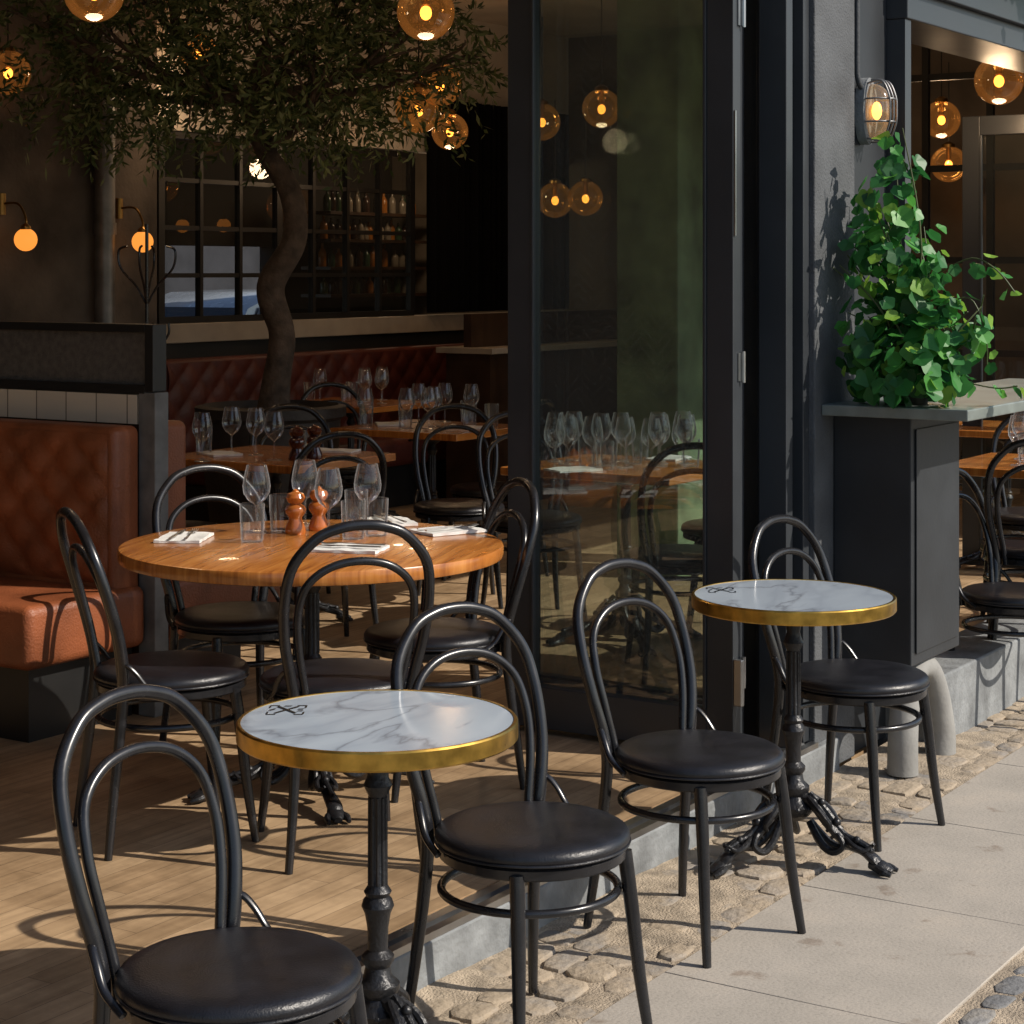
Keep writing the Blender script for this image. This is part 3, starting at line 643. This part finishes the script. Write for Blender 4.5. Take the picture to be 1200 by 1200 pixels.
# ---------------------------------------------------------------- tables
def ironbase(parent,h,feet,R0=.27,rot=0):
    col=MB().lathe([(.03,.12),(.048,.135),(.060,.15),(.062,.162),(.048,.175),(.038,.19),(.046,.205),(.046,.215),(.030,.23),(.026,.25),(.034,.262),(.034,.272),(.021,.285),(.022,.33),(.027,.36),(.034,.375),(.030,.388),(.024,.395),(.029,.405),(.019,.42),(.018,.60),(.023,.61),(.030,.625),(.023,.64),(.019,.655),(.026,h-.055),(.045,h-.04),(.045,h-.03)],24)
    for i in range(10):
        a=2*math.pi*i/10; col.tube([(.018*math.cos(a),.018*math.sin(a),.42),(.0175*math.cos(a),.0175*math.sin(a),.60)],.004,6,k=1)
        col.sphere((.056*math.cos(a),.056*math.sin(a),.158),.009,8)
    part('column',col,'iron',parent)
    part('top_bracket',MB().tube([(-.2,0,h-.024),(.2,0,h-.024)],.012,8,k=1,flat=.5).tube([(0,-.2,h-.025),(0,.2,h-.025)],.012,8,k=1,flat=.5).lathe([(.07,h-.034),(.07,h-.028)],20),'iron',parent)
    for i in range(feet):
        a=rot+2*math.pi*i/feet; c_,s_=math.cos(a),math.sin(a)
        P=lambda r,z,o=0:(r*c_-o*s_,r*s_+o*c_,z)
        f=MB().tube([P(.02,.19),P(.06,.175),P(.11,.12),P(.16,.075),P(.21,.058),P(R0-.02,.040),P(R0,.022)],[.022,.025,.024,.022,.019,.023,.021],10,5,flat=.65)
        f.tube([P(.05,.20),P(.10,.155),P(.15,.10),P(.20,.08),P(R0-.02,.062)],[.009,.010,.009,.008,.006],8,4)
        f.tube([P(R0-.03,.026),P(R0,.022),P(R0+.035,.013)],[.02,.026,.012],10,4,flat=.7)
        for o in (-1,1):
            f.tube([P(R0-.01,.020,o*.012),P(R0+.015,.016,o*.028),P(R0+.040,.009,o*.030)],[.011,.011,.006],8,4)
            f.tube([P(.05,.12,o*.004),P(.09,.07,o*.020),P(.13,.05,o*.028),P(.158,.07,o*.024),P(.14,.098,o*.018),P(.12,.085,o*.014)],[.010,.012,.011,.009,.007,.005],8,4)
            f.tube([P(.05,.19,o*.014),P(.09,.16,o*.030),P(.12,.125,o*.028),P(.11,.105,o*.022)],[.009,.010,.008,.005],8,4)
            f.tube([P(.16,.09,o*.010),P(.19,.075,o*.026),P(.22,.065,o*.024),P(.237,.078,o*.012)],[.006,.008,.007,.004],8,4)
        f.sphere(P(.13,.128),.014,10); f.sphere(P(.19,.085),.012,10); f.sphere(P(.085,.178),.012,10); f.sphere(P(R0-.03,.06),.012,10)
        part('foot',f,'iron',parent)
def emblem(parent,z,ang,r):
    mb=MB(); cx,cy=r*math.cos(ang),r*math.sin(ang); rot=R(32.6-90)
    def seg(a,b,w=.003):
        (x0,y0),(x1,y1)=a,b; d=Vector((x1-x0,y1-y0)).normalized()*w; nx,ny=-d.y,d.x
        c_,s_=math.cos(rot),math.sin(rot); base=len(mb.v)
        for (x,y) in ((x0-nx,y0-ny),(x1-nx,y1-ny),(x1+nx,y1+ny),(x0+nx,y0+ny)):
            mb.v.append((cx+x*c_-y*s_,cy+x*s_+y*c_,z))
        mb.f.append((base,base+1,base+2,base+3))
    w,h=.038,.042
    for sx in (-1,1):
        seg((sx*w,h),(sx*w*.5,h),.0028); seg((sx*w,-h),(sx*w*.5,-h),.0028)
    z+=.0003
    for sx in (-1,1):
        seg((sx*w,h),(sx*w,h*.45),.0018); seg((sx*w,-h),(sx*w,-h*.45),.0018)
    z+=.0003; seg((-.022,-.032),(.022,.032),.0034); z+=.0003; seg((-.022,.032),(.022,-.032),.0034)
    z+=.0003
    seg((-.036,-.008),(-.024,.008),.0026);seg((.024,.006),(.036,.006),.003);seg((.024,-.010),(.036,-.010),.003);seg((-.008,.034),(.008,.034),.003)
    part('emblem',mb,'ink',parent,smooth=False)
def marbletable(X,D,label,rot):
    s_,t_=W(X,D); h=.76; r=.290
    t=thing('marble_table',label,'table',(s_,t_,0),group='marble cafe tables')
    part('table_top',MB().lathe([(r-.006,h-.03),(r-.006,h)],72),'marble',t)
    part('brass_rim',MB().lathe([(r-.02,h-.038),(r-.003,h-.038),(r+.001,h-.034),(r+.001,h-.002),(r-.002,h+.0015),(r-.008,h+.0015),(r-.0085,h-.02)],72,caps=False),'brass',t)
    ironbase(t,h-.012,3,.26,rot)
    emblem(t,h+.001,*EM)
    return t
vx=(SI*-.198+CO*.085, -CO*-.198+SI*.085); EM=(math.atan2(vx[1],vx[0]),math.hypot(*vx))
marbletable(-.278,4.10,'round white marble table with brass rim on iron pedestal',R(-100))
marbletable(.806,5.67,'round marble table with brass rim on ornate iron tripod',face(0,-1)+math.pi/2+R(60))
s_,t_=W(-.60,5.95)
WT=thing('round_wooden_table','round varnished wooden table set with glasses and napkins','table',(s_,t_,FL),R(20))
part('table_top',MB().lathe([(.56,.708),(.572,.712),(.575,.72),(.575,.742),(.572,.748),(.565,.75)],90),'wood',WT)
ironbase(WT,.708,4,.33,R(30))
bgt=None
for i,(X,D) in enumerate([(-1.05,8.8),(-.42,10.4),(.48,8.35),(2.3,8.4),(-1.0,12.3),(2.6,10.4)]):
    s_,t_=W(X,D)
    if bgt is None:
        bgt=thing('square_wooden_table','rectangular varnished wooden restaurant table on iron base','table',(s_,t_,FL),group='rectangular wooden restaurant tables')
        mb=MB(); mb.box(-.36,.36,-.40,.40,.715,.75); part('table_top',mb,'wood',bgt,smooth=False,bev=.006)
        ironbase(bgt,.715,4,.3,R(45))
    else: dup(bgt,(s_,t_,FL))
# ---------------------------------------------------------------- tableware
def gl(prof,n=28):
    return MB().lathe(prof,n,caps=False)
WG=mesh('wine_glass',gl([(.001,0),(.034,.001),(.034,.003),(.012,.006),(.004,.012),(.0035,.080),(.008,.087),(.028,.102),(.041,.124),(.0435,.145),(.039,.175),(.031,.21),(.030,.2105)]),'glass')
TG=mesh('water_glass',gl([(.001,.002),(.031,.0),(.033,.004),(.036,.06),(.038,.115),(.0365,.1155)]),'glass')
def put(me,name,label,cat,group,x,y,z,sc=1):
    o=bpy.data.objects.new(name,me); COL.objects.link(o); o.location=(x,y,z); o.rotation_euler=(0,0,random.uniform(0,6)); o.scale=(sc,)*3
    o['label']=label;o['category']=cat;o['group']=group; return o
def wine(X,D,z=FL+.75,sc=1): put(WG,'wine_glass','clear empty stemmed wine glass on a wooden table','wine glass','wine glasses on the tables',*W(X,D),z,sc)
def tumb(X,D,z=FL+.75,sc=1): put(TG,'water_glass','clear straight water glass on a wooden table','glass','water glasses on the tables',*W(X,D),z,sc)
for a in [(-.80,6.20),(-.665,6.36),(-.565,6.10),(-.455,6.24)]: wine(*a)
for a in [(-.785,5.98),(-.725,6.22),(-.485,6.05),(-.42,6.12),(-.50,6.36)]: tumb(*a)
random.seed(12)
placed=[]
for (X,D,n,m_) in [(-1.12,8.7,4,2),(-.5,10.4,4,3),(.46,8.35,16,7),(2.3,8.4,3,2),(-1.0,12.3,5,3),(-.3,10.5,3,2)]:
    for i in range(n+m_):
        for tr in range(40):
            a=(X+random.uniform(-.29,.29),D+random.uniform(-.22,.22))
            if all((a[0]-b_[0])**2+(a[1]-b_[1])**2>.008 for b_ in placed): break
        else: continue
        placed.append(a)
        wine(*a) if i<n else tumb(*a)
millp=[(.027,0),(.029,.006),(.026,.02),(.018,.038),(.018,.044),(.027,.056),(.029,.064),(.025,.074),(.015,.080),(.023,.088),(.027,.098),(.022,.108),(.009,.114),(.007,.118),(.001,.121)]
MM=mesh('mill',MB().lathe(millp,28),'mill'); MD=mesh('mill',MB().lathe(millp,28),'milldark')
for X,D in ((-.675,6.17),(-.610,6.25)): put(MM,'pepper_mill','glossy turned cherry wood pepper mill','pepper mill','wooden mills',*W(X,D),FL+.75,1.15)
for X,D in ((-.93,8.55),(-.86,8.62)): put(MD,'pepper_mill','dark red wooden pepper mill on a table','pepper mill','wooden mills',*W(X,D),FL+.75,1.25)
def napkin():
    mb=MB(); nx,ny=16,12
    for L_ in (0,1):
        for i in range(nx+1):
            for j in range(ny+1):
                x=-.10+.2*i/nx; y=-.07+.14*j/ny
                z=(.009+.004*noise.noise(Vector((x*22,y*22,3))))*(1 if L_ else 0)+ (0.001 if not L_ else 0)
                mb.v.append((x+.004*noise.noise(Vector((y*30,0,L_))),y+.004*noise.noise(Vector((x*30,5,L_))),z))
    m=(nx+1)*(ny+1)
    for i in range(nx):
        for j in range(ny):
            a=i*(ny+1)+j; mb.f.append((a,a+1,a+ny+2,a+ny+1)); mb.f.append((m+a,m+a+ny+1,m+a+ny+2,m+a+1))
    rim=[i*(ny+1) for i in range(nx+1)]+[nx*(ny+1)+j for j in range(1,ny+1)]+[i*(ny+1)+ny for i in range(nx-1,-1,-1)]+[j for j in range(ny-1,0,-1)]
    for a,b_ in zip(rim,rim[1:]+rim[:1]): mb.f.append((a,b_,b_+m,a+m))
    return mb
NP=mesh('napkin',napkin(),'cloth')
kn=MB().tube([(-.10,0,.0),(-.03,0,0),(0,0,.0)],[.005,.006,.004],8,4,flat=.5); kn.tube([(0,0,0),(.05,.002,0),(.11,0,0)],[.004,.010,.002],8,4,flat=.15); KN=mesh('knife',kn,'steel')
fk=MB().tube([(-.10,0,.0),(-.03,0,0),(.04,0,.003)],[.006,.003,.003],8,4,flat=.5); fk.tube([(.035,0,.003),(.05,0,.002),(.062,0,.001)],[.003,.011,.011],8,3,flat=.2)
for o in (-.009,-.003,.003,.009): fk.tube([(.06,o,.001),(.08,o,0),(.10,o,.004)],.0014,6,3)
FK=mesh('fork',fk,'steel')
for (X,D,a) in [(-1.0,6.04,.5),(-.475,5.80,1.9),(-.20,6.20,-.4),(-.40,6.42,.9)]:
    x,y=W(X,D)
    o=put(NP,'napkin','folded white linen napkin under cutlery','napkin','linen napkins',x,y,FL+.75); o.rotation_euler=(0,0,a)
    o=put(KN,'table_knife','polished steel table knife on a napkin','knife','table knives',x+.02*math.cos(a+1.57),y+.02*math.sin(a+1.57),FL+.75+.016); o.rotation_euler=(0,0,a)
    o=put(FK,'table_fork','polished steel fork on a napkin','fork','table forks',x-.02*math.cos(a+1.57),y-.02*math.sin(a+1.57),FL+.75+.016); o.rotation_euler=(0,0,a+.08)
for (X,D) in [(-1.3,8.8),(-.8,8.95),(-.25,10.3),(-.65,10.5),(.25,8.1),(.68,8.6),(2.25,8.3)]:
    put(NP,'napkin','folded white linen napkin on a wooden table','napkin','linen napkins',*W(X,D),FL+.75)
# ---------------------------------------------------------------- olive tree
TX,TD=-1.28,10.5; tx,ty=W(TX,TD)
def L3(X,D,z):
    a=W(X,D); return Vector((a[0]-tx,a[1]-ty,z))
T=thing('olive_tree','indoor olive tree with twisting trunk and wide crown','tree',(tx,ty,0))
trunk=[L3(-1.28,10.5,.80),L3(-1.25,10.5,1.1),L3(-1.22,10.5,1.35),L3(-1.28,10.5,1.6),L3(-1.15,10.45,1.85),L3(-1.17,10.45,2.1),L3(-1.32,10.5,2.35),L3(-1.38,10.5,2.6),L3(-1.3,10.55,2.9)]
mb=MB().tube(trunk,[.105,.076,.070,.075,.066,.060,.054,.045,.03],16,8)
for i,v in enumerate(mb.v):
    nn=noise.noise(Vector(v)*9)*.018; mb.v[i]=(v[0]+nn,v[1]+nn*.7,v[2])
part('trunk',mb,'bark',T)
blobs=[(-1.3,10.5,3.0,.6),(-2.0,10.4,2.80,.42),(-.8,10.5,2.78,.45),(-1.65,10.2,2.68,.34),(-1.0,10.2,2.66,.30),(-2.3,10.6,2.72,.30),(-.5,10.4,2.95,.32),(-1.9,10.5,3.15,.42),(-.9,10.7,3.2,.4),(-1.3,10.9,2.8,.4),(-2.45,10.3,2.98,.25),(-.3,10.5,2.82,.18)]
br=MB()
for (X,D,z,r) in blobs:
    e=L3(X,D,z); st=trunk[7] if random.random()<.5 else trunk[6]
    mid=(st+e)/2+Vector((random.uniform(-.08,.08),random.uniform(-.08,.08),-.06))
    br.tube([st,mid,e],[.032,.02,.008],8,5)
    for k_ in range(6):
        d=Vector((random.gauss(0,1),random.gauss(0,1),random.gauss(0,.7))).normalized()*r*.95
        br.tube([mid+(e-mid)*random.random(),e+d*.5,e+d],[.01,.007,.003],6,3)
part('branches',br,'bark',T)
lv=MB()
random.seed(21)
wts=[b[3]**2.2 for b in blobs]
for k_ in range(1180):
    X,D,z,r=random.choices(blobs,wts)[0]
    d=Vector((random.gauss(0,1),random.gauss(0,1),random.gauss(0,1))).normalized()
    c0=L3(X,D,z)+d*r*random.uniform(.45,1.14); c0.z=c0.z if c0.z<3.5 else 3.5
    if c0.z<2.42: continue
    dr=(d*.7+Vector((random.gauss(0,.4),random.gauss(0,.4),random.gauss(-.25,.5)))).normalized(); ln=random.uniform(.14,.34)
    for j in range(16):
        p=c0+dr*ln*j/16+Vector((0,0,-.05*(j/16)**2))
        ld=(dr*.8+Vector((random.gauss(0,1),random.gauss(0,1),random.gauss(0,.8))).normalized()*.9).normalized()
        sd=ld.cross(Vector((random.gauss(0,1),random.gauss(0,1),random.gauss(0,1)))).normalized()
        l=random.uniform(.045,.08); w=random.uniform(.007,.011); b=len(lv.v)
        lv.v+=[tuple(p),tuple(p+ld*l*.45+sd*w),tuple(p+ld*l),tuple(p+ld*l*.45-sd*w)]; lv.f.append((b,b+1,b+2,b+3))
part('crown',lv,'olive',T,smooth=False)
solo('tree_pot',MB().lathe([(.26,0),(.30,.05),(.36,.6),(.37,.78),(.40,.80),(.40,.85),(.36,.86),(.34,.82),(.02,.82)],40),'pot','large dark round pot holding the olive tree','pot',(tx,ty,FL))
# ---------------------------------------------------------------- ivy plant
cx,cy=W(1.33,6.68)
I=thing('ivy_plant','lush climbing ivy plant on the zinc counter','plant',(cx,cy,1.24))
part('plant_pot',MB().lathe([(.07,0),(.075,.01),(.085,.08),(.09,.085),(.08,.085),(.02,.08)],28),'pot',I)
ib=[(1.33,6.64,1.42,.20,170),(1.20,6.72,1.48,.15,85),(1.38,6.60,1.42,.15,95),(1.29,6.70,1.72,.16,95),(1.37,6.66,1.62,.12,55),(1.28,6.72,1.93,.12,55),(1.22,6.76,1.78,.09,30),(1.18,6.74,1.34,.10,48),(1.46,6.55,1.50,.09,18),(1.30,6.70,2.06,.07,16),(1.12,6.80,1.66,.04,7),(1.33,6.5,1.33,.14,50)]
outline=[]
for i in range(26):
    a=2*math.pi*i/26
    r_=.47+.045*math.cos(5*a)+.07*math.cos(a)
    if i==13: r_=.27
    outline.append((r_*math.sin(a)*1.12,.5+r_*math.cos(a)))
iv=MB(); st=MB(); random.seed(5)
def ivyleaf(p,out,sz):
    nrm=(out+Vector((random.gauss(0,.45),random.gauss(0,.45),.35+random.gauss(0,.3)))).normalized()
    dn=(Vector((random.gauss(0,.5),random.gauss(0,.5),-1))); dn=(dn-nrm*dn.dot(nrm)).normalized(); sd=dn.cross(nrm)
    b=len(iv.v); curl=random.uniform(.05,.35)
    iv.v.append(tuple(p+dn*.4*sz-nrm*.07*sz))
    for x,y in outline: iv.v.append(tuple(p+(sd*x+dn*y+nrm*(abs(x)*curl-.25*curl*y*y))*sz))
    n=len(outline)
    for i in range(n): iv.f.append((b,b+1+i,b+1+(i+1)%n))
for (X,D,z,r,cnt) in ib:
    s0_,t0_=W(X,D)
    for i in range(cnt):
        d=Vector((random.gauss(0,1),random.gauss(0,1),random.gauss(0,1))).normalized()
        p=Vector((s0_,t0_,z))+d*r*random.uniform(.5,1.18)
        if p.y>-.02 or p.z<1.28: continue
        ivyleaf(p-Vector((cx,cy,1.24)),d,random.uniform(.035,.078))
def tendril(pts,cnt):
    q=[Vector((*W(X,D),z))-Vector((cx,cy,1.24)) for X,D,z in pts]
    st.tube(q,.0025,6,5); C=catmull([tuple(v) for v in q],8)
    for i in range(cnt):
        p=Vector(C[int((i+.5)/cnt*(len(C)-1))]); d=Vector((random.gauss(0,1),random.gauss(0,1),random.gauss(0,1))).normalized()
        ivyleaf(p+d*.02,d,random.uniform(.03,.055))
tendril([(1.42,6.6,1.68),(1.51,6.5,1.73),(1.58,6.45,1.69),(1.63,6.42,1.62)],12)
tendril([(1.4,6.6,1.55),(1.50,6.5,1.60),(1.55,6.48,1.48),(1.56,6.5,1.38)],12)
tendril([(1.5,6.6,1.32),(1.60,6.55,1.30),(1.66,6.5,1.31)],6)
tendril([(1.35,6.7,2.0),(1.30,6.7,2.12),(1.26,6.7,2.16)],6)
tendril([(1.2,6.75,1.75),(1.10,6.8,1.80),(1.08,6.8,1.72)],6)
for k_ in range(34):
    b_=random.choice(ib); q0=Vector((0,0,.06)); e=Vector((*W(b_[0],b_[1]),b_[2]))-Vector((cx,cy,1.24)); e+=Vector((random.uniform(-.1,.1),random.uniform(-.1,.03),random.uniform(0,.12)))
    st.tube([q0,(q0+e)/2+Vector((random.uniform(-.08,.08),random.uniform(-.08,.02),.03)),e],[.005,.004,.002],6,5)
part('foliage',iv,'ivy',I,smooth=False); part('stems',st,'stem',I)
iv=MB()
for i in range(420):
    p=Vector((random.uniform(4.2,6.4),random.uniform(-.35,0),random.uniform(2.9,3.2))); ivyleaf(p,Vector((0,-1,.2)),random.uniform(.04,.08))
solo('hanging_greenery',iv,'ivy','green leafy plants growing above the window head','plant',smooth=False)
# ---------------------------------------------------------------- world, sun, camera
sc=bpy.context.scene
az=Vector((SI*1+CO*-.25,-CO*1+SI*-.25)); az.normalize(); el=R(38)
tosun=Vector((az.x*math.cos(el),az.y*math.cos(el),math.sin(el)))
sun=bpy.data.lights.new('sun','SUN'); sun.energy=5; sun.angle=R(.5); sun.color=(1,.92,.81)
so=bpy.data.objects.new('sun',sun); COL.objects.link(so); so.rotation_euler=(-tosun).to_track_quat('-Z','Y').to_euler(); so.location=(0,0,20)
w=bpy.data.worlds.new('World'); sc.world=w; w.use_nodes=True; nt=w.node_tree
sky=nt.nodes.new('ShaderNodeTexSky'); sky.sky_type='NISHITA'; sky.sun_disc=False; sky.sun_elevation=el; sky.sun_rotation=math.atan2(az.x,az.y)
nt.links.new(sky.outputs[0],nt.nodes['Background'].inputs[0]); nt.nodes['Background'].inputs[1].default_value=.12
cam=bpy.data.cameras.new('camera'); co=bpy.data.objects.new('camera',cam); COL.objects.link(co)
co.location=(*W(0,0),1.69); co.rotation_euler=(R(90),0,R(32.6-90)); cam.sensor_width=36; cam.lens=69.6; cam.shift_y=-.236; cam.clip_end=500
sc.camera=co
sc.view_settings.view_transform='Standard'; sc.view_settings.look='None'; sc.view_settings.exposure=0
